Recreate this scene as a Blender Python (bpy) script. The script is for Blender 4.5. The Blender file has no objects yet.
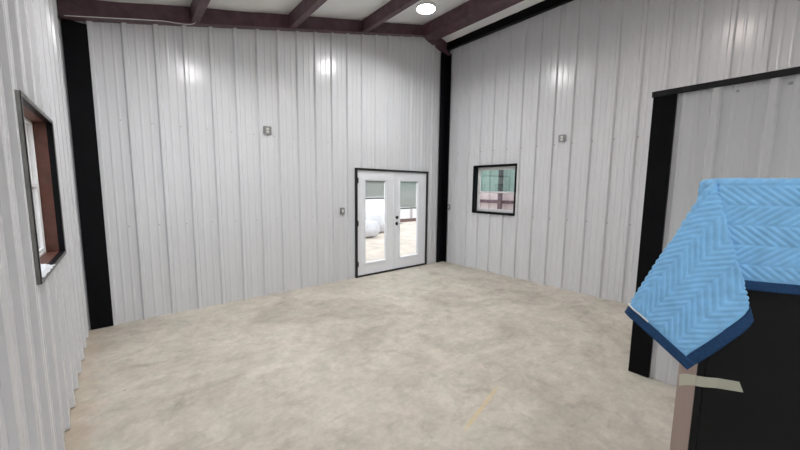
import bpy, bmesh, math, random
from mathutils import Vector, Matrix, noise
random.seed(7)
sc = bpy.context.scene
COL = sc.collection
PI = math.pi

# ------------------------------------------------------------------ sizes (metres)
XL, XR, YB = -0.368, 5.799, 5.290      # left wall, right wall, back wall
YR = -4.6                              # rear wall, behind the camera
PX = 3.654                             # face of the closet partition
WIN_L = (2.655, 3.770, 1.165, 2.205)   # left window  y0 y1 z0 z1
WIN_R = (3.437, 4.456, 1.207, 2.203)   # right window y0 y1 z0 z1
DOOR = (3.342, 5.222, 0.0, 2.080)
RIDGE = 5.05
def roof(x):
    return 3.80 + 0.25*x if x < RIDGE else 3.80 + 0.25*RIDGE - 0.25*(x-RIDGE)

# ------------------------------------------------------------------ materials
def new_mat(name):
    m = bpy.data.materials.new(name); m.use_nodes = True
    nt = m.node_tree
    return m, nt, nt.nodes['Principled BSDF']
def plain(name, col, rough=0.5, metal=0.0, spec=0.5, vary=0.0, scale=6.0, bump=0.0, bscale=60.0, stretch=(1,1,1)):
    m, nt, b = new_mat(name)
    b.inputs['Base Color'].default_value = (*col, 1)
    b.inputs['Roughness'].default_value = rough
    b.inputs['Metallic'].default_value = metal
    b.inputs['Specular IOR Level'].default_value = spec
    tc = nt.nodes.new('ShaderNodeTexCoord')
    mp = nt.nodes.new('ShaderNodeMapping'); mp.inputs['Scale'].default_value = stretch
    nt.links.new(tc.outputs['Object'], mp.inputs['Vector'])
    if vary:
        n = nt.nodes.new('ShaderNodeTexNoise'); n.inputs['Scale'].default_value = scale; n.inputs['Detail'].default_value = 5
        nt.links.new(mp.outputs[0], n.inputs['Vector'])
        r = nt.nodes.new('ShaderNodeValToRGB')
        r.color_ramp.elements[0].position = .3; r.color_ramp.elements[1].position = .7
        r.color_ramp.elements[0].color = (*[c*(1-vary) for c in col], 1)
        r.color_ramp.elements[1].color = (*[min(1, c*(1+vary)) for c in col], 1)
        nt.links.new(n.outputs['Fac'], r.inputs[0]); nt.links.new(r.outputs[0], b.inputs['Base Color'])
    if bump:
        n2 = nt.nodes.new('ShaderNodeTexNoise'); n2.inputs['Scale'].default_value = bscale; n2.inputs['Detail'].default_value = 4
        nt.links.new(mp.outputs[0], n2.inputs['Vector'])
        bp = nt.nodes.new('ShaderNodeBump'); bp.inputs['Strength'].default_value = bump; bp.inputs['Distance'].default_value = .01
        nt.links.new(n2.outputs['Fac'], bp.inputs['Height']); nt.links.new(bp.outputs[0], b.inputs['Normal'])
    return m
def emitter(name, col, strength):
    m, nt, b = new_mat(name)
    b.inputs['Base Color'].default_value = (*col, 1)
    b.inputs['Emission Color'].default_value = (*col, 1)
    b.inputs['Emission Strength'].default_value = strength
    return m
def glass(name, tint, refl=0.06, rough=0.0):
    m = bpy.data.materials.new(name); m.use_nodes = True
    nt = m.node_tree; nt.nodes.clear()
    out = nt.nodes.new('ShaderNodeOutputMaterial')
    tr = nt.nodes.new('ShaderNodeBsdfTransparent'); tr.inputs[0].default_value = (*tint, 1)
    gl = nt.nodes.new('ShaderNodeBsdfGlossy'); gl.inputs['Roughness'].default_value = rough
    fr = nt.nodes.new('ShaderNodeFresnel'); fr.inputs['IOR'].default_value = 1.45
    ad = nt.nodes.new('ShaderNodeMath'); ad.operation = 'ADD'; ad.inputs[1].default_value = refl; ad.use_clamp = True
    mx = nt.nodes.new('ShaderNodeMixShader')
    nt.links.new(fr.outputs[0], ad.inputs[0]); ge = nt.nodes.new('ShaderNodeNewGeometry')
    inv = nt.nodes.new('ShaderNodeMath'); inv.operation = 'SUBTRACT'; inv.inputs[0].default_value = 1
    ml = nt.nodes.new('ShaderNodeMath'); ml.operation = 'MULTIPLY'
    nt.links.new(ge.outputs['Backfacing'], inv.inputs[1])
    nt.links.new(ad.outputs[0], ml.inputs[0]); nt.links.new(inv.outputs[0], ml.inputs[1]); nt.links.new(ml.outputs[0], mx.inputs[0])
    nt.links.new(tr.outputs[0], mx.inputs[1]); nt.links.new(gl.outputs[0], mx.inputs[2])
    nt.links.new(mx.outputs[0], out.inputs['Surface'])
    return m

def concrete():
    m, nt, b = new_mat('concrete')
    L = nt.links.new; N = nt.nodes.new
    tc = N('ShaderNodeTexCoord')
    def noi(scale, detail=6, rough=.6, dist=0.0, stretch=None):
        n = N('ShaderNodeTexNoise'); n.inputs['Scale'].default_value = scale; n.inputs['Detail'].default_value = detail
        n.inputs['Roughness'].default_value = rough; n.inputs['Distortion'].default_value = dist
        if stretch:
            mp = N('ShaderNodeMapping'); mp.inputs['Scale'].default_value = stretch[0]; mp.inputs['Rotation'].default_value = (0, 0, stretch[1])
            L(tc.outputs['Object'], mp.inputs[0]); L(mp.outputs[0], n.inputs['Vector'])
        else:
            L(tc.outputs['Object'], n.inputs['Vector'])
        return n.outputs['Fac']
    def ramp(f, a, c, ca, cb):
        r = N('ShaderNodeValToRGB'); r.color_ramp.elements[0].position = a; r.color_ramp.elements[1].position = c
        r.color_ramp.elements[0].color = (*ca, 1); r.color_ramp.elements[1].color = (*cb, 1)
        L(f, r.inputs[0]); return r.outputs[0]
    def mix(fac, A, B, mode='MIX'):
        x = N('ShaderNodeMix'); x.data_type = 'RGBA'; x.blend_type = mode
        if isinstance(fac, float): x.inputs[0].default_value = fac
        else: L(fac, x.inputs[0])
        for s, v in ((6, A), (7, B)):
            if isinstance(v, tuple): x.inputs[s].default_value = (*v, 1)
            else: L(v, x.inputs[s])
        return x.outputs[2]
    def math_(op, a, bb, clamp=False):
        x = N('ShaderNodeMath'); x.operation = op; x.use_clamp = clamp
        for i, v in enumerate((a, bb)):
            if isinstance(v, (int, float)): x.inputs[i].default_value = v
            else: L(v, x.inputs[i])
        return x.outputs[0]
    base = ramp(noi(1.1, 8, .62, .4), .32, .68, (.555, .515, .450), (.690, .650, .580))
    blot = ramp(noi(.75, 5, .55, 1.2), .50, .64, (1, 1, 1), (.80, .79, .78))
    c = mix(1.0, base, blot, 'MULTIPLY')
    streak = ramp(noi(2.4, 6, .7, .6, ((1, 3.2, 1), .5)), .54, .70, (1, 1, 1), (.82, .80, .77))
    c = mix(.9, c, streak, 'MULTIPLY')
    fine = ramp(noi(22, 4, .7), .3, .7, (.92, .92, .92), (1.06, 1.06, 1.06))
    c = mix(1.0, c, fine, 'MULTIPLY')
    mott = ramp(noi(6.0, 6, .72, .25), .36, .66, (.87, .865, .86), (1.08, 1.08, 1.08))
    c = mix(1.0, c, mott, 'MULTIPLY')
    hue = ramp(noi(3.1, 6, .68, .6), .40, .60, (.98, 1.0, .972), (1.02, .995, .985))
    c = mix(1.0, c, hue, 'MULTIPLY')
    worn = ramp(noi(1.7, 7, .66, 1.6), .55, .66, (1, 1, 1), (.84, .84, .83))
    c = mix(1.0, c, worn, 'MULTIPLY')
    spots = ramp(noi(9, 3, .5), .735, .76, (1, 1, 1), (.55, .52, .48))
    c = mix(.7, c, spots, 'MULTIPLY')
    # clay-coloured dirt washed in along the left wall and the wall feet
    sx = N('ShaderNodeSeparateXYZ'); L(tc.outputs['Object'], sx.inputs[0])
    dn = noi(4.0, 6, .75)
    edge = math_('SUBTRACT', sx.outputs['X'], XL)                 # distance from left wall
    e1 = math_('SUBTRACT', math_('ADD', math_('MULTIPLY', dn, .75), -.18), edge)
    e1 = math_('MULTIPLY', e1, 3.0, True)
    c = mix(math_('MULTIPLY', e1, .62), c, (.54, .42, .29))
    # yellow chalk streak
    ax, ay, bx, by = 2.43, 1.53, 1.74, 1.365
    ln = math.hypot(bx-ax, by-ay); dx, dy = (bx-ax)/ln, (by-ay)/ln
    px = math_('SUBTRACT', sx.outputs['X'], ax); py = math_('SUBTRACT', sx.outputs['Y'], ay)
    al = math_('ADD', math_('MULTIPLY', px, dx), math_('MULTIPLY', py, dy))
    pe = math_('ABSOLUTE', math_('ADD', math_('MULTIPLY', px, -dy), math_('MULTIPLY', py, dx)), 0)
    m1 = math_('MULTIPLY', math_('SUBTRACT', .022, pe), 70, True)
    m2 = math_('MULTIPLY', al, 12, True); m3 = math_('MULTIPLY', math_('SUBTRACT', ln, al), 8, True)
    mk = math_('MULTIPLY', math_('MULTIPLY', m1, m2), m3)
    mk = math_('MULTIPLY', mk, math_('MULTIPLY', noi(11, 4, .6), 1.0))
    c = mix(mk, c, (.74, .58, .25))
    L(c, b.inputs['Base Color'])
    b.inputs['Roughness'].default_value = .62
    b.inputs['Specular IOR Level'].default_value = .35
    bp = N('ShaderNodeBump'); bp.inputs['Strength'].default_value = .12; bp.inputs['Distance'].default_value = .01
    L(noi(35, 6, .7), bp.inputs['Height']); L(bp.outputs[0], b.inputs['Normal'])
    return m

M = {
 'panel': plain('white_painted_steel', (.700, .712, .738), .23, 0, .5, vary=.012, scale=3, stretch=(4, 4, .5)),
 'liner': plain('vapour_barrier', (.92, .93, .92), .55, bump=.0),
 'primer': plain('red_oxide_primer', (.105, .056, .070), .42, 0, .4, vary=.35, scale=7),
 'black': plain('black_painted_steel', (.0028, .0028, .004), .42, 0, .12, vary=.2),
 'galv': plain('galvanised_trim', (.20, .20, .19), .42, .75, .5, vary=.2, scale=9),
 'rust': plain('rusted_primer', (.10, .034, .022), .5, 0, .4, vary=.3, scale=11),
 'doorwhite': plain('white_door_enamel', (.86, .88, .92), .38),
 'vinyl': plain('white_vinyl', (.82, .82, .83), .4),
 'gasket': plain('black_gasket', (.012, .012, .012), .6),
 'blind': plain('blind_slat', (.66, .69, .68), .5),
 'blindrail': plain('blind_rail', (.30, .32, .32), .5),
 'hinge': plain('bronze_hinge', (.05, .045, .045), .4, .6),
 'hardware': plain('black_hardware', (.01, .01, .01), .35, .3),
 'nickel': plain('satin_nickel', (.55, .55, .55), .3, 1),
 'steelbox': plain('grey_steel_box', (.29, .29, .29), .42, .5),
 'device': plain('white_device', (.80, .80, .78), .4),
 'screw': plain('painted_screw', (.40, .40, .40), .4, .3),
 'cable': plain('white_cable', (.72, .72, .72), .5),
 'lampbody': plain('white_lamp_housing', (.75, .75, .75), .4),
 'lamp': emitter('lit_lens', (1.0, .99, .985), 235.0),
 'lampwarm': emitter('lit_warm_lens', (1.0, .90, .84), 110.0),
 'lampmid': emitter('lit_mid_lens', (1.0, .99, .985), 185.0),
 'lampfill': emitter('lit_fill_lens', (1.0, .99, .985), 108.0),
 'cabblack': plain('black_back_panel', (.0070, .0070, .0076), .55, 0, .22, vary=.12, scale=40),
 'cabside': plain('taupe_side', (.31, .225, .20), .5, 0, .4, vary=.06, scale=5, stretch=(6, 6, .4)),
 'tape': None,
 'quilt': plain('blue_quilted_cloth', (.265, .575, .92), .75, 0, .25, vary=.10, scale=25, bump=.25, bscale=500),
 'binding': plain('navy_binding', (.019, .062, .155), .8, 0, .2, vary=.2, scale=120, bump=.4, bscale=700),
 'thread': plain('white_seam', (.85, .85, .85), .7),
 'plastic': plain('white_plastic_film', (.80, .83, .88), .35),
 'gravel': plain('pale_gravel', (.62, .56, .49), .9, vary=.16, scale=2.2, bump=.5, bscale=30),
 'farwhite': plain('far_white_wall', (.86, .86, .87), .6, vary=.03),
 'farbrown': plain('far_brown_base', (.16, .09, .08), .7),
 'sack': plain('white_woven_sack', (.66, .67, .70), .7, vary=.08, scale=5, bump=.4, bscale=8),
 'pinkwall': plain('pale_pink_panel', (.66, .56, .56), .5, vary=.04),
 'glass': glass('clear_glass', (.97, .98, .98), .02),
 'teal': glass('teal_coated_glass', (.60, .80, .75), .10),
 'slab': plain('outer_sheet', (.5, .5, .5), .6),
}
def tape_mat():
    m, nt, b = new_mat('translucent_tape')
    b.inputs['Base Color'].default_value = (.60, .60, .49, 1); b.inputs['Roughness'].default_value = .35
    b.inputs['Alpha'].default_value = .72
    return m
M['tape'] = tape_mat()
def slat_mat():
    m = bpy.data.materials.new('blind_slat'); m.use_nodes = True
    nt = m.node_tree; nt.nodes.clear()
    out = nt.nodes.new('ShaderNodeOutputMaterial')
    d = nt.nodes.new('ShaderNodeBsdfDiffuse'); d.inputs[0].default_value = (.72, .745, .73, 1)
    t = nt.nodes.new('ShaderNodeBsdfTranslucent'); t.inputs[0].default_value = (.69, .72, .705, 1)
    x = nt.nodes.new('ShaderNodeMixShader'); x.inputs[0].default_value = .42
    nt.links.new(d.outputs[0], x.inputs[1]); nt.links.new(t.outputs[0], x.inputs[2]); nt.links.new(x.outputs[0], out.inputs['Surface'])
    return m
M['blind'] = slat_mat()

# ------------------------------------------------------------------ mesh helpers
def box(bm, lo, hi, bev=0.0, mtx=None):
    x0, y0, z0 = lo; x1, y1, z1 = hi
    vs = [bm.verts.new(Vector(p)) for p in ((x0,y0,z0),(x1,y0,z0),(x1,y1,z0),(x0,y1,z0),(x0,y0,z1),(x1,y0,z1),(x1,y1,z1),(x0,y1,z1))]
    fs = [bm.faces.new([vs[i] for i in q]) for q in ((3,2,1,0),(4,5,6,7),(0,1,5,4),(1,2,6,5),(2,3,7,6),(3,0,4,7))]
    geo = vs
    if bev:
        es = list({e for f in fs for e in f.edges})
        r = bmesh.ops.bevel(bm, geom=es, offset=bev, segments=2, affect='EDGES', profile=.5)
        geo = list({v for f in r['faces'] for v in f.verts} | {v for v in vs if v.is_valid})
    if mtx is not None:
        bmesh.ops.transform(bm, matrix=mtx, verts=[v for v in geo if v.is_valid])
def prism(bm, poly, fa, fb):
    """closed outline poly (list of 2-tuples) swept between two placement functions"""
    A = [bm.verts.new(fa(*p)) for p in poly]; B = [bm.verts.new(fb(*p)) for p in poly]
    n = len(poly)
    for i in range(n):
        j = (i+1) % n
        bm.faces.new((A[i], A[j], B[j], B[i]))
    bm.faces.new(A[::-1]); bm.faces.new(B)
def tube(bm, pts, r, seg=8):
    rings = []
    for i, p in enumerate(pts):
        p = Vector(p)
        a = Vector(pts[max(0, i-1)]); b = Vector(pts[min(len(pts)-1, i+1)])
        t = (b-a).normalized()
        u = t.cross(Vector((0,0,1)))
        if u.length < 1e-4: u = t.cross(Vector((1,0,0)))
        u.normalize(); w = t.cross(u)
        rings.append([bm.verts.new(p + r*(math.cos(2*PI*k/seg)*u + math.sin(2*PI*k/seg)*w)) for k in range(seg)])
    for a, b in zip(rings, rings[1:]):
        for k in range(seg):
            bm.faces.new((a[k], a[(k+1)%seg], b[(k+1)%seg], b[k]))
    bm.faces.new(rings[0][::-1]); bm.faces.new(rings[-1])
def lathe(bm, prof, c, axis=(0,0,1), seg=32):
    """prof: (radius, along) points about axis through c"""
    ax = Vector(axis).normalized()
    u = ax.cross(Vector((0,0,1)))
    if u.length < 1e-4: u = Vector((1,0,0))
    u.normalize(); w = ax.cross(u); c = Vector(c)
    rings = []
    for r, h in prof:
        if r < 1e-6: rings.append([bm.verts.new(c+ax*h)])
        else: rings.append([bm.verts.new(c+ax*h+r*(math.cos(2*PI*k/seg)*u+math.sin(2*PI*k/seg)*w)) for k in range(seg)])
    for a, b in zip(rings, rings[1:]):
        for k in range(seg):
            k2 = (k+1) % seg
            f = []
            for v in ((a[k] if len(a)>1 else a[0]), (a[k2] if len(a)>1 else a[0]), (b[k2] if len(b)>1 else b[0]), (b[k] if len(b)>1 else b[0])):
                if v not in f: f.append(v)
            if len(f) > 2:
                try: bm.faces.new(f)
                except ValueError: pass
def build(name, bm, mat, parent=None, smooth=False, angle=None):
    bmesh.ops.recalc_face_normals(bm, faces=bm.faces[:])
    me = bpy.data.meshes.new(name)
    if parent is not None:
        bmesh.ops.transform(bm, matrix=WM(parent).inverted(), verts=bm.verts[:])
    bm.to_mesh(me); bm.free()
    mats = mat if isinstance(mat, (list, tuple)) else [mat]
    for x in mats: me.materials.append(x)
    o = bpy.data.objects.new(name, me); COL.objects.link(o)
    if parent is not None: o.parent = parent
    if smooth:
        for p in me.polygons: p.use_smooth = True
        if angle:
            try: me.set_sharp_from_angle(angle=math.radians(angle))
            except Exception: pass
    return o
def WM(o):
    m = o.matrix_basis.copy()
    while o.parent is not None:
        o = o.parent; m = o.matrix_basis @ m
    return m
def thing(name, label=None, cat=None, loc=(0,0,0), group=None, kind=None):
    o = bpy.data.objects.new(name, None); COL.objects.link(o)
    o.empty_display_size = .05
    o.location = loc
    return tag(o, label, cat, group, kind)
def tag(o, label=None, cat=None, group=None, kind=None):
    if label: o['label'] = label
    if cat: o['category'] = cat
    if group: o['group'] = group
    if kind: o['kind'] = kind
    return o
def origin(o, loc):
    """move a mesh object's origin to its base"""
    o.data.transform(Matrix.Translation(-Vector(loc))); o.location = loc
    return o

# ------------------------------------------------------------------ ribbed wall sheets
P = 0.3048
def rib_profile(t0, t1, phase, extra=()):
    pts = []
    k = math.floor((t0-phase)/P) - 1
    while phase + k*P < t1 + P:
        c = phase + k*P
        for ds, d in ((-.034, 0), (-.020, .033), (-.016, .036), (.016, .036), (.020, .033), (.034, 0)): pts.append((c+ds, d))
        for q in (P/3+.004, 2*P/3-.004):
            for ds, d in ((-.017, 0), (-.007, .0055), (.007, .0055), (.017, 0)): pts.append((c+q+ds, d))
        k += 1
    pts.sort()
    def at(t):
        for (a, da), (b, db) in zip(pts, pts[1:]):
            if a <= t <= b: return da + (db-da)*(t-a)/(b-a) if b > a else da
        return 0
    out = [(t0, at(t0))] + [p for p in pts if t0 < p[0] < t1] + [(t1, at(t1))]
    for e in extra:
        if t0 < e < t1: out.append((e, at(e)))
    out.sort()
    return out
def wall(name, place, t0, t1, phase, ztop, openings=(), zbot=0.0, back=.16):
    """place(t, d, z): t along the wall, d metres into the room; openings (t0,t1,z0,z1)"""
    bm = bmesh.new()
    ex = [e for o in openings for e in o[:2]] + ([RIDGE] if t0 < RIDGE < t1 and name == 'wall_back' else [])
    prof = rib_profile(t0, t1, phase, ex)
    zs_all = sorted({z for o in openings for z in o[2:]})
    def strip(a, da, b, db, rev):
        mid = (a+b)/2
        ops = [o for o in openings if o[0] <= mid <= o[1]]
        if ops:
            o = ops[0]; spans = []
            if o[2] > zbot + .001: spans.append((zbot, zbot, o[2], o[2]))
            spans.append((o[3], o[3], ztop(a), ztop(b)))
        else:
            spans = [(zbot, zbot, ztop(a), ztop(b))]
        for za, zb, ta, tb in spans:
            f = [bm.verts.new(place(a, da, za)), bm.verts.new(place(b, db, zb)), bm.verts.new(place(b, db, tb)), bm.verts.new(place(a, da, ta))]
            bm.faces.new(f)
    for (a, da), (b, db) in zip(prof, prof[1:]):
        if b-a > 1e-5: strip(a, da, b, db, False)
    # outer sheet on the other side of the framing
    cuts = sorted({t0, t1, *ex, *(o[0] for o in openings), *(o[1] for o in openings)})
    for a, b in zip(cuts, cuts[1:]):
        strip(a, -back, b, -back, True)
    bmesh.ops.remove_doubles(bm, verts=bm.verts[:], dist=1e-5)
    me = bpy.data.meshes.new(name); bm.to_mesh(me); bm.free()
    me.materials.append(M['panel'])
    o = bpy.data.objects.new(name, me); COL.objects.link(o)
    o['kind'] = 'structure'
    return o
pl_back = lambda t, d, z: Vector((t, YB-d, z))
pl_left = lambda t, d, z: Vector((XL-.032+(d*.72 if d > 0 else d), t, z))
pl_right = lambda t, d, z: Vector((XR-d, t, z))
pl_clos = lambda t, d, z: Vector((PX-d, t, z))
pl_ret = lambda t, d, z: Vector((t, .872+d, z))
pl_rear = lambda t, d, z: Vector((t, YR+d, z))
REAR_FILL_OPENING = (.0, 3.2, 0, 3.0)  # unseen opening, added to let fill daylight in from behind the camera
w_back = wall('wall_back', pl_back, XL-.16, XR+.16, .764, lambda x: roof(x)-.004, [DOOR])
w_left = wall('wall_left', pl_left, YR, YB+.16, .11, lambda y: roof(XL)-.02, [WIN_L], zbot=.012)
w_right = wall('wall_right', pl_right, YR, YB+.16, .074, lambda y: 4.86, [WIN_R])
w_rear = wall('wall_rear', pl_rear, XL-.16, XR+.16, .2, lambda x: roof(x)-.02, [REAR_FILL_OPENING])
CZ = 2.55
w_clos = wall('wall_closet', pl_clos, -3.4, .735, .480, lambda y: CZ, back=.10)
w_ret = wall('wall_closet_side', pl_ret, PX+.16, XR-.035, .2, lambda x: CZ, back=.09)
w_clr = wall('wall_closet_rear', lambda t, d, z: Vector((t, -3.4-d, z)), PX, XR-.035, .2, lambda x: CZ, back=-.09)
bm = bmesh.new(); box(bm, (PX+.02, -3.38, CZ-.06), (XR-.035, .86, CZ-.01))
tag(build('ceiling_closet', bm, M['liner']), kind='structure')

# screws: two girt rows, one per panel flat, as parts of their walls
def screw(place, t, z, d, parent):
    bm = bmesh.new()
    c = place(t, d, z); n = (place(t, d+1, z)-c).normalized()
    lathe(bm, [(0, .009), (.006, .009), (.0075, .0075), (.0075, .003), (.0125, .0025), (.0135, 0), (0, 0)], c, n, 10)
    build('screw', bm, M['screw'], parent)
for z in (1.21, 2.49):
    x = .053
    while x < 5.4:
        if not (DOOR[0]-.02 < x < DOOR[1]+.02 and z < 2.1): screw(pl_back, x, z, 0, w_back)
        x += P
    y = .98
    while y < 5.2:
        if not (WIN_R[0]-.02 < y < WIN_R[1]+.02 and z < 2.25): screw(pl_right, y-.031, z, 0, w_right)
        y += P
for y in (.365, .10, -.2): screw(pl_clos, y, 2.48, 0, w_clos)

# ------------------------------------------------------------------ floor and ceiling
bm = bmesh.new(); box(bm, (XL-.35, YR-.3, -.12), (XR+.3, YB+.2, 0))
tag(build('floor', bm, concrete()), kind='structure')

def ceil_mesh():
    bm = bmesh.new()
    def grid(x0, x1, nx, ny):
        V = []
        for i in range(nx+1):
            row = []
            for j in range(ny+1):
                x = x0+(x1-x0)*i/nx; y = YR-.1+(YB+.2-YR+.1)*j/ny
                bay = (x-.875)/1.35
                sag = math.sin(PI*(bay-math.floor(bay)))
                wr = noise.noise(Vector((x*1.2, y*3.6, 3.1)))*.022 + noise.noise(Vector((x*3, y*9, 1)))*.010
                row.append(bm.verts.new((x, y, roof(x)+.004 - .018*sag + wr*sag)))
            V.append(row)
        for i in range(nx):
            for j in range(ny):
                bm.faces.new((V[i][j], V[i+1][j], V[i+1][j+1], V[i][j+1]))
    grid(XL-.2, RIDGE, 70, 130); grid(RIDGE, XR+.2, 12, 130)
    # roof sheets above
    for a, b in ((XL-.3, RIDGE), (RIDGE, XR+.3)):
        v = [bm.verts.new(p) for p in ((a, YR-.2, roof(a)+.12), (b, YR-.2, roof(b)+.12), (b, YB+.3, roof(b)+.12), (a, YB+.3, roof(a)+.12))]
        bm.faces.new(v)
    me = bpy.data.meshes.new('ceiling'); bm.to_mesh(me); bm.free()
    me.materials.append(M['liner'])
    for p in me.polygons: p.use_smooth = True
    o = bpy.data.objects.new('ceiling', me); COL.objects.link(o); o['kind'] = 'structure'
ceil_mesh()

# ------------------------------------------------------------------ steel frame
def channel(h, w, t=.006, lip=.02):
    """open C outline, web at 0, flanges towards +w, (across, up from top=0)"""
    return [(0, 0), (w, 0), (w, -lip), (w-t, -lip), (w-t, -t), (t, -t), (t, -h+t), (w-t, -h+t), (w-t, -h+lip), (w, -h+lip), (w, -h), (0, -h)]
def purlin(x, label, h=.20, w=.085):
    bm = bmesh.new(); zt = roof(x+w/2)-.012
    prism(bm, channel(h, w), lambda a, u: Vector((x+a, YR+.05, zt+u)), lambda a, u: Vector((x+a, YB-.066, zt+u)))
    o = build('roof_purlin', bm, M['primer'])
    origin(o, (x, YB-.066, zt-h)); tag(o, label, 'beam', 'roof purlins')
purlin(.835, 'maroon steel roof purlin nearest the left wall, under the white ceiling')
purlin(2.135, 'maroon steel roof purlin crossing above the middle of the back wall')
purlin(3.475, 'maroon steel roof purlin just left of the lit round ceiling light')

bm = bmesh.new()
zt = roof(RIDGE)-.03
prism(bm, channel(.235, .145), lambda a, u: Vector((5.105-a, YR+.05, zt+u)), lambda a, u: Vector((5.105-a, YB-.066, zt+u)))
prism(bm, channel(.235, .145), lambda a, u: Vector((5.110+a, YR+.05, zt+u)), lambda a, u: Vector((5.110+a, YB-.066, zt+u)))
box(bm, (4.952, YR+.05, zt-.236), (4.960, YB-.066, zt)); box(bm, (5.255, YR+.05, zt-.236), (5.263, YB-.066, zt-.02))
box(bm, (4.952, YR+.05, zt-.243), (5.263, YB-.066, zt-.2365))
o = build('ridge_beam', bm, M['primer']); origin(o, (5.1, YB-.07, zt-.24))
tag(o, 'wide maroon double ridge beam right of the round ceiling light', 'beam')

bm = bmesh.new()
prism(bm, channel(.15, .085), lambda a, u: Vector((XR-.115+a, YR+.05, 4.888+u)), lambda a, u: Vector((XR-.115+a, YB-.066, 4.888+u)))
o = build('eave_beam', bm, M['black']); origin(o, (XR-.07, YB-.07, 4.74))
tag(o, 'dark steel beam running along the top of the right wall', 'beam')

# gable rafter: I section, bends at the ridge
def rafter():
    bm = bmesh.new()
    def zb(x): return 3.572+.25*x if x < 5.02 else 3.572+.25*5.02-.27*(x-5.02)
    def seg(xa, xb):
        for lo, hi, y0, y1 in ((0, .012, YB-.125, YB-.001), (.012, None, YB-.066, YB-.056), ):
            A = []; B = []
            for x, L in ((xa, A), (xb, B)):
                z0 = zb(x)+lo; z1 = zb(x)+hi if hi else roof(x)-.012
                for y, z in ((y0, z0), (y1, z0), (y1, z1), (y0, z1)): L.append(bm.verts.new((x, y, z)))
            for i in range(4):
                j = (i+1) % 4; bm.faces.new((A[i], A[j], B[j], B[i]))
            bm.faces.new(A[::-1]); bm.faces.new(B)
    seg(XL-.02, 5.02); seg(5.02, XR-.01)
    o = build('gable_rafter', bm, M['primer']); origin(o, (2.5, YB-.06, zb(2.5)))
    tag(o, 'sloping maroon steel rafter along the top of the back wall', 'beam')
rafter()

def column(name, x0, x1, y0, zt, label):
    bm = bmesh.new()
    w = x1-x0; d = .14
    out = [(0,0),(w,0),(w,.010),(w*.52,.010),(w*.52,d-.01),(w,d-.01),(w,d),(0,d),(0,d-.01),(w*.48,d-.01),(w*.48,.010),(0,.010)]
    prism(bm, out, lambda a, b: Vector((x0+a, y0+b, 0)), lambda a, b: Vector((x0+a, y0+b, zt)))
    bm2 = bm
    o = build(name, bm, M['black']); origin(o, ((x0+x1)/2, y0+d/2, 0))
    return tag(o, label, 'column', 'black steel columns')
c1 = column('steel_column', XL-.004, -.167, YB-.045, 3.49, 'tall black steel column in the left corner by the left window')
# corner column by the door: two flanges seen at once
bm = bmesh.new()
x0, x1, y0, y1, zt = 5.535, XR-.038, YB-.045, YB-.032, 4.66
box(bm, (x0, YB-.045, 0), (XR-.035, YB-.032, zt), .003)
box(bm, (XR-.048, 5.155, 0), (XR-.034, YB-.034, zt), .003)
o = build('steel_column', bm, M['black']); origin(o, ((x0+x1)/2, y0, 0))
tag(o, 'tall black steel column in the far corner right of the double door', 'column', 'black steel columns')
bm = bmesh.new(); box(bm, (PX-.035, .722, 0), (PX+.13, .885, CZ), .006)
o = build('steel_column', bm, M['black']); origin(o, (PX+.05, .8, 0))
tag(o, 'shorter black square post at the end of the partition, beside the blue blanket', 'column', 'black steel columns')
bm = bmesh.new()
capP = [(-.045, 0), (.15, 0), (.15, -.030), (.144, -.030), (.144, -.006), (-.039, -.006), (-.039, -.050), (-.045, -.050)]
prism(bm, capP, lambda a, u: Vector((PX+a, -3.45, CZ+.024+u)), lambda a, u: Vector((PX+a, .893, CZ+.024+u)))
o = build('trim_1', bm, plain('gloss_black_trim', (.012, .013, .015), .16, .2, .6))
tag(o, 'black metal cap along the top edge of the partition', 'trim', kind='structure')

# cable clipped along the rafter
bm = bmesh.new()
def zr(x): return 3.572+.25*x
cf = YB-.1298
cp = [(XL+.03, cf, zr(XL+.03)+.008), (-.1, cf, zr(-.1)+.007), (.2, cf, zr(.2)+.008), (.42, cf, zr(.42)+.007),
      (.55, cf, zr(.55)+.004), (.68, cf-.006, zr(.68)-.014), (.78, cf-.006, zr(.78)-.022), (.85, cf-.004, zr(.85)-.010), (.89, cf, zr(.89)+.03)]
sp = []
for i in range(len(cp)-1):
    p0, p1, p2, p3 = [Vector(cp[max(0, min(len(cp)-1, i+k))]) for k in (-1, 0, 1, 2)]
    for s in range(6):
        t = s/6
        sp.append(.5*((2*p1)+(-p0+p2)*t+(2*p0-5*p1+4*p2-p3)*t*t+(-p0+3*p1-3*p2+p3)*t**3))
sp.append(Vector(cp[-1]))
tube(bm, sp, .0045)
o = build('electric_cable', bm, M['cable'], smooth=True); origin(o, sp[0])
tag(o, 'thin white cable run along the maroon rafter in the upper left corner', 'cable')

# ------------------------------------------------------------------ round lamps
def lamp(x, y, z, label, mt='lamp'):
    t = thing('ceiling_light', label, 'light', (x, y, z), 'round ceiling lights')
    bm = bmesh.new()
    lathe(bm, [(0, .075), (.045, .075), (.06, .07), (.075, .05), (.135, .035), (.142, .028), (.142, -.018), (.137, -.021), (.130, -.017), (.128, .012), (0, .012)], (x, y, z), (0,0,1), 40)
    build('housing', bm, M['lampbody'], t, True, 35)
    bm = bmesh.new()
    lathe(bm, [(0, .004), (.127, .004), (.127, .010), (0, .010)], (x, y, z), (0,0,1), 40)
    build('lens', bm, M[mt], t, True)
    bm = bmesh.new(); tube(bm, [(x, y, z+.07), (x, y, roof(x)+.01)], .006)
    build('suspension_rod', bm, M['cable'], t, True)
lamp(3.62, 3.76, 4.355, 'lit round ceiling light hanging beside the purlin near the far corner')
lamp(3.62, .85, 4.355, 'lit round ceiling light above the end of the partition', 'lampwarm')
lamp(1.05, 3.60, 3.70, 'lit round ceiling light above the floor near the back wall and left window', 'lampmid')
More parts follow.
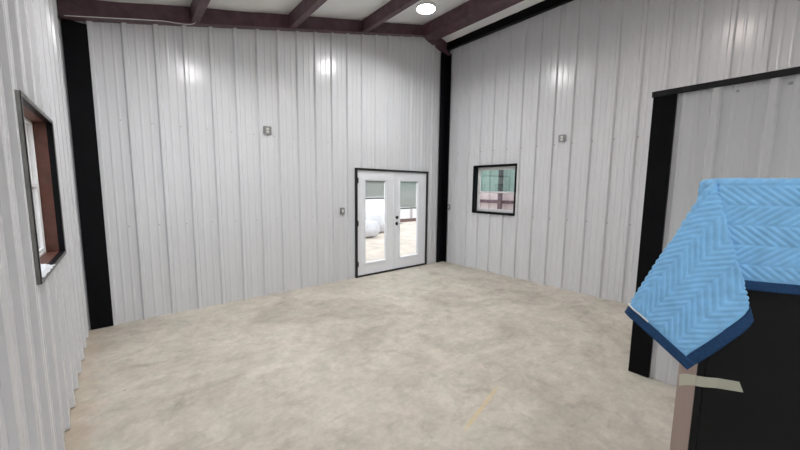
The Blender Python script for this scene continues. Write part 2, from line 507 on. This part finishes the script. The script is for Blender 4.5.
lamp(.35, -.8, 3.42, 'unseen round fill light added behind the viewer to brighten the blanket', 'lampfill')  # added lamp out of view, placed to lift the blanket and near floor

# ------------------------------------------------------------------ double door
def door():
    x0, x1, _, z1 = DOOR
    D = thing('door_1', 'white double patio door with glazed leaves in the back wall', 'door', ((x0+x1)/2, YB, 0), kind='structure')
    fw = .038
    bm = bmesh.new()
    for lo, hi in (((x0, YB-.040, 0), (x0+fw, YB+.16, z1)), ((x1-fw, YB-.040, 0), (x1, YB+.16, z1)), ((x0+fw, YB-.040, z1-fw), (x1-fw, YB+.16, z1)), ((x0+fw, YB-.034, 0), (x1-fw, YB+.16, .030))):
        box(bm, lo, hi, .002)
    build('door_frame', bm, M['gasket'], D)
    mid = (x0+x1)/2
    leafs = [(x0+fw+.003, mid-.002, 3.537, 4.098, 1), (mid+.002, x1-fw-.003, 4.405, 4.972, -1)]
    zb, zt = .034, z1-fw-.003
    yf, yk = YB-.012, YB+.032
    for a, b, l0, l1, s in leafs:
        bm = bmesh.new()
        z0l, z1l = .233, 1.886
        box(bm, (a, yf, zb), (l0+.01, yk, zt)); box(bm, (l1-.01, yf, zb), (b, yk, zt))
        box(bm, (l0+.01, yf, zb), (l1-.01, yk, z0l+.01)); box(bm, (l0+.01, yf, z1l-.01), (l1-.01, yk, zt))
        Lf = build('door_leaf', bm, M['doorwhite'], D)
        # raised glazing frame with bevelled inner edge
        bm = bmesh.new(); fwid = .036
        prof = [(0, 0), (0, -.012), (.010, -.016), (.022, -.014), (fwid, -.002), (fwid, .044), (.02, .044), (0, .044)]
        ring = []
        cs = [(l0, z0l, 1, 1), (l1, z0l, -1, 1), (l1, z1l, -1, -1), (l0, z1l, 1, -1)]
        for (cx, cz, sx, sz) in cs:
            ring.append([bm.verts.new((cx+sx*p, yf+q, cz+sz*p)) for p, q in prof])
        for i in range(4):
            A, B = ring[i], ring[(i+1) % 4]
            for k in range(len(prof)):
                k2 = (k+1) % len(prof); bm.faces.new((A[k], A[k2], B[k2], B[k]))
        build('lite_frame', bm, M['doorwhite'], Lf)
        gx0, gx1, gz0, gz1 = l0+fwid-.002, l1-fwid+.002, z0l+fwid-.002, z1l-fwid+.002
        bm = bmesh.new(); box(bm, (gx0, YB+.006, gz0), (gx1, YB+.009, gz1))
        build('glass_pane', bm, M['glass'], Lf)
        # blind between the panes
        zbl = 1.515 if s > 0 else 1.295
        bm = bmesh.new()
        z = gz1-.035
        while z > zbl+.02:
            mt = Matrix.Translation((0, YB+.020, z)) @ Matrix.Rotation(math.radians(62), 4, 'X')
            box(bm, (gx0+.004, -.0065, -.0004), (gx1-.022, .0065, .0004), 0, mt)
            z -= .0115
        for xx in (gx0+.09, gx1-.11):
            tube(bm, [(xx, YB+.013, zbl), (xx, YB+.013, gz1)], .0022, 6)
        build('blind', bm, M['blind'], Lf)
        bm = bmesh.new()
        box(bm, (gx0+.002, YB+.012, gz1-.030), (gx1-.002, YB+.028, gz1))
        build('blind_head_rail', bm, plain('blind_head', (.45, .47, .47), .5), Lf)
        bm = bmesh.new()
        box(bm, (gx0+.004, YB+.011, zbl-.02), (gx1-.022, YB+.029, zbl+.012))
        build('blind_bottom_rail', bm, M['blindrail'], Lf)
        bm = bmesh.new()   # blind track and slider on the right edge of the pane
        box(bm, (gx1-.014, YB-.004, gz0+.02), (gx1, YB+.006, gz1-.02)); box(bm, (gx1-.016, YB-.014, zbl-.5), (gx1-.002, YB-.003, zbl-.44))
        build('blind_slider', bm, M['doorwhite'], Lf)
        hx = a-.002 if s > 0 else b+.002
        for hz in (.26, 1.045, 1.85):
            bm = bmesh.new()
            lathe(bm, [(0, -.052), (.006, -.05), (.009, -.046), (.009, .046), (.006, .05), (0, .052)], (hx, YB-.046, hz), (0,0,1), 12)
            box(bm, (hx-.016, YB-.043, hz-.046), (hx+.016, YB-.0395, hz+.046))
            build('hinge', bm, M['hinge'], Lf)
        if s < 0:
            cx = a+.066
            bm = bmesh.new()
            lathe(bm, [(0, .026), (.022, .026), (.030, .020), (.033, .006), (.033, 0), (0, 0)], (cx, yf, 1.112), (0,-1,0), 24)
            box(bm, (cx-.005, yf-.045, 1.095), (cx+.005, yf-.024, 1.129), .002)
            build('deadbolt', bm, M['hardware'], Lf)
            bm = bmesh.new()
            lathe(bm, [(0, .03), (.014, .03), (.018, .018), (.032, .012), (.035, .004), (.035, 0), (0, 0)], (cx, yf, .982), (0,-1,0), 24)
            build('handle_rose', bm, M['hardware'], Lf, True, 40)
            bm = bmesh.new()
            tube(bm, [(cx, yf-.028, .982), (cx, yf-.05, .982), (cx+.02, yf-.056, .984), (cx+.06, yf-.056, .986), (cx+.115, yf-.053, .984)], .0085, 10)
            build('lever', bm, M['nickel'], Lf, True)
            bm = bmesh.new(); box(bm, (b+0, yf-.0, .4), (b+.0005, yf+.0, .41))
            bm.free()
        else:
            bm = bmesh.new(); box(bm, (b-.022, yf-.010, zb+.01), (b+.014, yf-.0005, zt-.005), .003)
            build('astragal', bm, M['doorwhite'], Lf)
door()

# ------------------------------------------------------------------ windows
def window(name, label, y0, y1, z0, z1, xw, sgn, trim_w, trim_out, depth, mt_trim, mt_jamb, mt_front, rail_z, mt_top, mt_bot, fwv=.022, swv=.020, edge_d=.004):
    """xw wall plane, sgn = direction out of the room (+1 or -1)"""
    W = thing(name, label, 'window', (xw, (y0+y1)/2, z0), kind='structure')
    def bx(bm, xa, xb, ya, yb, za, zb, bev=0):
        a, b = xw+sgn*xa, xw+sgn*xb
        box(bm, (min(a, b), ya, za), (max(a, b), yb, zb), bev)
    def ring(bm, xa, xb, oy0, oy1, oz0, oz1, w, bev=0):
        bx(bm, xa, xb, oy0, oy0+w, oz0, oz1, bev); bx(bm, xa, xb, oy1-w, oy1, oz0, oz1, bev)
        bx(bm, xa, xb, oy0+w, oy1-w, oz0, oz0+w, bev); bx(bm, xa, xb, oy0+w, oy1-w, oz1-w, oz1, bev)
    bm = bmesh.new(); ring(bm, -trim_out, -trim_out+.004, y0, y1, z0, z1, trim_w)
    ring(bm, -trim_out, .0, y0, y1, z0, z1, .004)
    build('window_trim', bm, mt_trim, W)
    i = trim_w-.004
    bm = bmesh.new(); ring(bm, -trim_out+.004, edge_d, y0+i, y1-i, z0+i, z1-i, .006)
    build('jamb_edge', bm, mt_front, W)
    bm = bmesh.new(); ring(bm, edge_d, depth+.06, y0+i, y1-i, z0+i, z1-i, .006)
    build('jamb', bm, mt_jamb, W)
    j = i+.006
    bm = bmesh.new(); ring(bm, depth, depth+.055, y0+j, y1-j, z0+j, z1-j, fwv, .003)
    build('window_frame', bm, M['vinyl'], W)
    k = j+fwv
    for sash, (za, zb), off, mt in (('lower_sash', (z0+k, rail_z+.018), 0, mt_bot), ('upper_sash', (rail_z-.018, z1-k), .024, mt_top)):
        bm = bmesh.new(); ring(bm, depth+.004+off, depth+.026+off, y0+k, y1-k, za, zb, swv, .002)
        S = build(sash, bm, M['vinyl'], W)
        bm = bmesh.new(); bx(bm, depth+.013+off, depth+.017+off, y0+k+swv-.004, y1-k-swv+.004, za+swv-.004, zb-swv+.004)
        build('glass_pane', bm, mt, S)
    return W
window('window_1', 'deep window with rust-brown jambs and grey metal trim in the left wall', *WIN_L, XL-.032, -1, .022, .034, .075, M['galv'], M['rust'], M['black'], 1.70, M['glass'], M['glass'])
window('window_2', 'small black-trimmed window with teal upper pane in the right wall', *WIN_R, XR-.030, 1, .040, .008, .105, M['black'], M['black'], M['black'], 1.650, M['teal'], M['glass'], .030, .028, .045)
# white film lying on the left sill
bm = bmesh.new()
V = []
for i in range(15):
    row = []
    for j in range(21):
        x = XL-.10+.105*i/14; y = 2.72+.40*j/20
        e = noise.noise(Vector((i*.35, j*.35, 5)))*.5+.5
        row.append(bm.verts.new((x+.010*noise.noise(Vector((j*.4, i*.2, 2))), y+.03*noise.noise(Vector((i*.3, j*.3, 9))), WIN_L[2]+.026+.030*e*min(1, min(i, 14-i, j, 20-j)/2.5))))
    V.append(row)
for i in range(14):
    for j in range(20): bm.faces.new((V[i][j], V[i+1][j], V[i+1][j+1], V[i][j+1]))
o = build('plastic_film', bm, M['plastic']); origin(o, (XL-.05, 2.92, WIN_L[2]+.026))
sm = o.modifiers.new('thick', 'SOLIDIFY'); sm.thickness = .002
tag(o, 'crumpled white plastic film lying on the sill of the left window', 'plastic film')

# ------------------------------------------------------------------ wall boxes
def device(name, place, t, z, label, group, kindd):
    o = thing(name, label, 'outlet' if kindd == 'duplex' else 'switch', place(t, 0, z), group)
    w, h = (.056, .058) if kindd == 'duplex' else (.040, .060)
    def bx(bm, ta, tb, da, db, za, zb, bev=0):
        p, q = place(t+ta, da, z+za), place(t+tb, db, z+zb)
        box(bm, [min(p[i], q[i]) for i in range(3)], [max(p[i], q[i]) for i in range(3)], bev)
    bm = bmesh.new(); bx(bm, -w, w, .0, .026, -h, h, .004); build('box', bm, M['steelbox'], o)
    bm = bmesh.new(); bx(bm, -w-.002, w+.002, .024, .0295, -h-.002, h+.002, .002); build('cover_plate', bm, M['steelbox'], o)
    if kindd == 'duplex':
        for dz in (-.021, .021):
            bm = bmesh.new(); bx(bm, -.019, .019, .028, .0325, dz-.015, dz+.015, .005)
            r = build('receptacle', bm, M['device'], o)
            for ds in (-.007, .007):
                bm = bmesh.new(); bx(bm, ds-.0012, ds+.0012, 0.0324, .0328, dz-.002, dz+.008); build('slot', bm, M['hardware'], r)
    else:
        bm = bmesh.new(); bx(bm, -.014, .014, .028, .0315, -.030, .030, .003); r = build('switch_plate', bm, M['device'], o)
        bm = bmesh.new(); bx(bm, -.005, .005, .031, .046, -.004, .013, .002); build('toggle', bm, M['device'], r)
device('electrical_outlet', pl_back, 1.776, 2.569, 'grey steel outlet box mounted high on the back wall', 'grey outlet boxes', 'duplex')
device('electrical_outlet', pl_right, 2.64, 2.581, 'grey steel outlet box mounted high on the right wall', 'grey outlet boxes', 'duplex')
device('light_switch', pl_back, 3.067, 1.291, 'grey switch box on the back wall left of the double door', 'grey switch boxes', 'toggle')
device('light_switch', pl_right, 5.135, 1.292, 'grey switch box on the right wall beside the corner column', 'grey switch boxes', 'toggle')

# ------------------------------------------------------------------ black cabinet under the blanket
K = Vector((1.590, .178, 0)); ROT = math.radians(23)
er = Vector((math.sin(ROT), -math.cos(ROT), 0))        # along the black face, to the viewer's right
es = Vector((math.cos(ROT), math.sin(ROT), 0))         # along the side, away
H = 1.752; CW, CD = .95, .20
CM = Matrix(((er.x, es.x, 0, K.x), (er.y, es.y, 0, K.y), (0, 0, 1, 0), (0, 0, 0, 1)))
Cb = thing('cabinet', 'tall black-backed cabinet with taupe side under the blue blanket', 'cabinet', K)
def cpart(name, lo, hi, mat, bev=.002):
    bm = bmesh.new(); box(bm, lo, hi, bev, CM); return build(name, bm, mat, Cb)
cpart('side_panel', (0, 0, 0), (.019, CD, H), M['cabside']); cpart('side_panel', (CW-.019, 0, 0), (CW, CD, H), M['cabside'])
cpart('top_panel', (.019, 0, H-.019), (CW-.019, CD, H), M['cabside'])
cpart('base_panel', (.019, .012, .0), (CW-.019, CD, .06), M['cabside'])
cpart('back_panel', (.024, .004, .008), (CW-.024, .012, H-.02), M['cabblack'])
cpart('edge_strip', (.0005, -.005, .004), (.020, .004, H-.004), M['cabblack'], .001)

# tape: a strip stuck on the side panel, wrapped round the edge on to the black face
def strip(pts_top, pts_bot, name, mat, label, cat):
    bm = bmesh.new(); A = [bm.verts.new(CM @ Vector(p)) for p in pts_top]; B = [bm.verts.new(CM @ Vector(p)) for p in pts_bot]
    for i in range(len(A)-1): bm.faces.new((A[i], A[i+1], B[i+1], B[i]))
    o = build(name, bm, mat)
    s = o.modifiers.new('thick', 'SOLIDIFY'); s.thickness = .0006; s.offset = 1
    origin(o, CM @ Vector(pts_bot[0])); return tag(o, label, cat)
TZ = 1.044
strip([(-.0018, .175, .955), (-.0018, .10, .996), (-.0018, -.004, TZ), (.0, -.0068, TZ), (.022, -.0068, TZ+.001), (.06, .0015, TZ+.003), (.118, .0015, TZ+.006)],
      [(-.0018, .165, .908), (-.0018, .10, .947), (-.0018, -.004, TZ-.040), (.0, -.0068, TZ-.040), (.022, -.0068, TZ-.038), (.06, .0015, TZ-.035), (.132, .0015, TZ-.030)],
      'tape_strip', M['tape'], 'strip of translucent tan tape stuck across the cabinet edge below the blanket', 'tape')

# ------------------------------------------------------------------ quilted blanket
A_, B_ = .376, .545                    # overhang in front, overhang on the left
BW = .032
RW, RD = .93, .125                     # covered part of the top
ZT = H+.006
def quilt(u, w):
    row = (w+.026)/.066; k = math.floor(row); fr = row-k
    tri = 1-fr if k % 2 == 0 else fr
    s = (u + .078*tri)/.0272
    q = abs(math.sin(PI*s))
    edge = min(1, min(fr, 1-fr)*9)
    d = min(u+B_-BW, w+A_-BW)
    hem = max(0, min(1, d/.02))
    return .0072*q**.5*(.45+.55*edge)*(.08+.92*hem)
# corner fan: key directions (flat angle from the front edge, (right, outward, up), reach offset)
def unit(v): v = Vector(v); return v.normalized()
KEYS = [(0, unit((.00, .04, -1))), (14, unit((.10, .07, -1))), (28, unit((.215, .09, -1))), (35, unit((.258, .115, -1))), (39.5, unit((.255, .138, -1))),
        (47, unit((.11, .15, -1))), (55.4, unit((-.056, .145, -1))), (66, unit((-.22, .155, -1))), (76, unit((-.365, .14, -1))), (82, unit((-.425, .09, -1))), (84.5, unit((-.41, .03, -1))),
        (87, unit((-.26, -.02, -1))), (90, unit((-.02, -.03, -1)))]
def fan(phi):
    for i in range(len(KEYS)-1):
        if KEYS[i][0] <= phi <= KEYS[i+1][0]: break
    p = [KEYS[max(0, min(len(KEYS)-1, i+k))][1] for k in (-1, 0, 1, 2)]
    t = (phi-KEYS[i][0])/(KEYS[i+1][0]-KEYS[i][0])
    v = .5*((2*p[1])+(-p[0]+p[2])*t+(2*p[0]-5*p[1]+4*p[2]-p[3])*t*t+(-p[0]+3*p[1]-3*p[2]+p[3])*t**3)
    return v.normalized()
RC = .014
def hang(d):
    """cloth going over an edge: d metres past the edge -> (outward, up)"""
    L = RC*PI/2
    if d < L:
        a = d/RC; return RC*math.sin(a), -RC*(1-math.cos(a))
    return RC, -RC-(d-L)
def cloth(u, w):
    """flat cloth point -> cabinet space; u>0 on top to the right of the corner, w>0 to the back"""
    if u >= 0 and w >= 0: return Vector((u, w, ZT+.002*noise.noise(Vector((u*9, w*9, 0)))))
    if u >= 0:
        o, z = hang(-w)
        rp = .010*min(1, -w/.2)*(math.sin(u*15+.6)+.5*math.sin(u*31+2))*min(1, u/.06)
        return Vector((u, -o-.006*min(1, -w/.1)-max(0, rp), ZT+z))
    if w >= 0:
        o, z = hang(-u)
        return Vector((-o*.6-.004*min(1, -u/.02), w, ZT+z))
    rho = math.hypot(u, w); phi = math.degrees(math.atan2(-u, -w))
    d = fan(phi)
    sft = min(1, rho/.04)
    base = Vector((0, 0, ZT))
    v = base + Vector((d.x, -d.y, d.z))*rho
    # soft shoulder close to the corner
    v.z += -.000*sft
    # gentle billow of the ear
    k = min(1, rho/.3)
    v.y -= .006*k*math.sin(phi*.16)*math.sin(rho*14)
    v.x -= .022*sft*min(1, phi/40)
    v.y -= RC*.9*sft
    return v
def flat_grid(u0, u1, w0, w1, step):
    nu = max(1, round((u1-u0)/step)); nw = max(1, round((w1-w0)/step))
    return nu, nw
def sheet(u0, u1, w0, w1, step, quilted, lift):
    bm = bmesh.new(); nu, nw = flat_grid(u0, u1, w0, w1, step)
    P_ = {}
    for i in range(nu+1):
        for j in range(nw+1):
            u = u0+(u1-u0)*i/nu; w = w0+(w1-w0)*j/nw
            P_[i, j] = (u, w, cloth(u, w))
    V = {}
    for i in range(nu+1):
        for j in range(nw+1):
            u, w, p = P_[i, j]
            tu = P_[min(nu, i+1), j][2]-P_[max(0, i-1), j][2]; tw = P_[i, min(nw, j+1)][2]-P_[i, max(0, j-1)][2]
            n = tu.cross(tw)
            if n.length > 1e-10: n.normalize()
            else: n = Vector((0, 0, 1))
            V[i, j] = bm.verts.new(CM @ (p + n*((quilt(u, w) if quilted else 0)+lift)))
    for i in range(nu):
        for j in range(nw):
            try: bm.faces.new((V[i, j], V[i+1, j], V[i+1, j+1], V[i, j+1]))
            except ValueError: pass
    return bm
Bl = thing('moving_blanket', 'light blue quilted moving blanket with navy binding draped over the cabinet', 'blanket', K+Vector((0, 0, H)))
def finish(name, bm, mat):
    me = bpy.data.meshes.new(name)
    bmesh.ops.transform(bm, matrix=WM(Bl).inverted(), verts=bm.verts[:]); bm.to_mesh(me); bm.free()
    me.materials.append(mat)
    for p in me.polygons: p.use_smooth = True
    o = bpy.data.objects.new(name, me); COL.objects.link(o); o.parent = Bl
    s = o.modifiers.new('thick', 'SOLIDIFY'); s.thickness = .004; s.offset = -1
    return o
finish('quilted_cloth', sheet(-B_+BW*.95, RW, -A_+BW*.95, RD, .0036, True, 0), M['quilt'])
finish('binding', sheet(-B_, RW, -A_, -A_+BW, .006, False, .0040), M['binding'])['label'] = 'navy binding along the front hem'
finish('binding', sheet(-B_, -B_+BW, -A_+.0005, RD, .006, False, .0045), M['binding'])['label'] = 'navy binding along the left hem'
finish('binding', sheet(.01, RW, RD-BW, RD, .008, False, .006), M['binding'])['label'] = 'navy binding along the rear hem'
finish('white_seam', sheet(-B_+BW-.001, -B_+BW+.0045, -A_+.20, -.02, .006, False, .0085), M['thread'])['label'] = 'white seam edge at the left hem'

# ------------------------------------------------------------------ beyond the door and windows
bm = bmesh.new(); box(bm, (-40, YB+.2, -.22), (60, 60, -.06)); box(bm, (-40, YR-30, -.22), (XL-.35, YB+.2, -.06)); box(bm, (XL-.35, YR-30, -.22), (60, YR-.3, -.06))
tag(build('ground', bm, M['gravel']), kind='structure')
F = thing('outbuilding', 'far white building with brown base seen through the door glass', 'building', (18, 13.5, -.06))
bm = bmesh.new(); box(bm, (10.75, 13.2, .1), (30, 17, 3.2)); build('wall', bm, M['farwhite'], F)
bm = bmesh.new(); box(bm, (10.72, 13.14, -.06), (30.03, 17.0, .08)); build('base_board', bm, M['farbrown'], F)
pipe = plain('grey_pipe', (.5, .45, .45), .6)
for x in (11.85, 16.5):
    bm = bmesh.new(); tube(bm, [(x, 13.13, .1), (x, 13.13, 3.2)], .05); build('downpipe', bm, pipe, F)
def sack(x, y, w, h, seed, label):
    bm = bmesh.new(); bmesh.ops.create_cube(bm, size=1)
    bmesh.ops.subdivide_edges(bm, edges=bm.edges[:], cuts=9, use_grid_fill=True)
    for v in bm.verts:
        p = v.co.copy(); r = p.normalized()*.62
        q = p.lerp(r, .45)
        n = noise.noise(p*3+Vector((seed, 0, 0)))*.05
        q += r.normalized()*n
        bulge = 1+.12*math.sin(PI*(p.z+.5))
        v.co = Vector((x+q.x*w*bulge, y+q.y*w*bulge, -.06+max(0, (q.z+.53))*h))
    o = build('bulk_sack', bm, M['sack'], smooth=True); origin(o, (x, y, -.06))
    tag(o, label, 'sack', 'white sacks beyond the door')
sack(6.55, 10.0, .95, .58, 1, 'white bulk sack on the gravel outside, left one behind left door pane')
sack(7.75, 10.9, 1.05, .80, 5, 'white bulk sack on the gravel outside, right one behind left door pane')
# lean-to beyond the right window
bm = bmesh.new()
X2 = XR+2.6
pr = rib_profile(2, 7.2, .1)
for (a, da), (b, db) in zip(pr, pr[1:]):
    if b-a > 1e-5: bm.faces.new([bm.verts.new((X2-da, a, -.06)), bm.verts.new((X2-db, b, -.06)), bm.verts.new((X2-db, b, 2.9)), bm.verts.new((X2-da, a, 2.9))])
box(bm, (X2+.1, 2, -.06), (X2+.12, 7.2, 2.9))
me_o = build('wall_lean_to', bm, M['pinkwall']); me_o['kind'] = 'structure'
bm = bmesh.new(); box(bm, (X2-.13, 2.5, 1.31), (X2-.032, 7.15, 1.40))
o = build('wall_girt', bm, M['primer']); origin(o, (X2-.08, 5.0, 1.31)); tag(o, 'maroon horizontal girt seen through the small right window', 'beam')
bm = bmesh.new(); box(bm, (X2-.24, 5.335, -.06), (X2-.135, 5.43, 3.0), .004)
o = build('lean_to_post', bm, M['primer']); origin(o, (X2-.19, 5.38, -.06)); tag(o, 'maroon upright post seen through the small right window', 'post')
bm = bmesh.new(); box(bm, (XR+.16, 2, -.1), (X2+.1, 5.4, -.05)); tag(build('floor_lean_to', bm, M['gravel']), kind='structure')

# ------------------------------------------------------------------ daylight
wd = bpy.data.worlds.new('World'); sc.world = wd; wd.use_nodes = True
nt = wd.node_tree; bg = nt.nodes['Background']
tc = nt.nodes.new('ShaderNodeTexCoord'); sx = nt.nodes.new('ShaderNodeSeparateXYZ')
rp = nt.nodes.new('ShaderNodeValToRGB')
rp.color_ramp.elements[0].position = .45; rp.color_ramp.elements[0].color = (.86, .90, .97, 1)
rp.color_ramp.elements[1].position = .9; rp.color_ramp.elements[1].color = (1.0, 1.0, 1.0, 1)
nt.links.new(tc.outputs['Generated'], sx.inputs[0]); nt.links.new(sx.outputs['Z'], rp.inputs[0]); nt.links.new(rp.outputs[0], bg.inputs[0])
bg.inputs[1].default_value = 1.45
# ------------------------------------------------------------------ camera
f_px, yaw, pit, rol = 331.7003, .6993, .1115, -.0107
fw = Vector((math.sin(yaw)*math.cos(pit), math.cos(yaw)*math.cos(pit), -math.sin(pit)))
ri = Vector((math.cos(yaw), -math.sin(yaw), 0)); dn = fw.cross(ri)
r2 = ri*math.cos(rol)+dn*math.sin(rol); d2 = -ri*math.sin(rol)+dn*math.cos(rol)
cam = bpy.data.cameras.new('camera'); co = bpy.data.objects.new('camera', cam); COL.objects.link(co)
cam.sensor_fit = 'HORIZONTAL'; cam.sensor_width = 36; cam.lens = f_px/800*36; cam.clip_start = .02
co.matrix_world = Matrix(((r2.x, -d2.x, -fw.x, 0), (r2.y, -d2.y, -fw.y, 0), (r2.z, -d2.z, -fw.z, 1.72), (0, 0, 0, 1)))
sc.camera = co
vs = sc.view_settings
sc.display_settings.display_device = 'sRGB'
vs.view_transform = 'Standard'; vs.look = 'None'; vs.gamma = 1; vs.use_curve_mapping = False
vs.exposure = 0.55
sc.cycles.use_denoising = True
sc.cycles.max_bounces = 16; sc.cycles.diffuse_bounces = 10; sc.cycles.transparent_max_bounces = 12
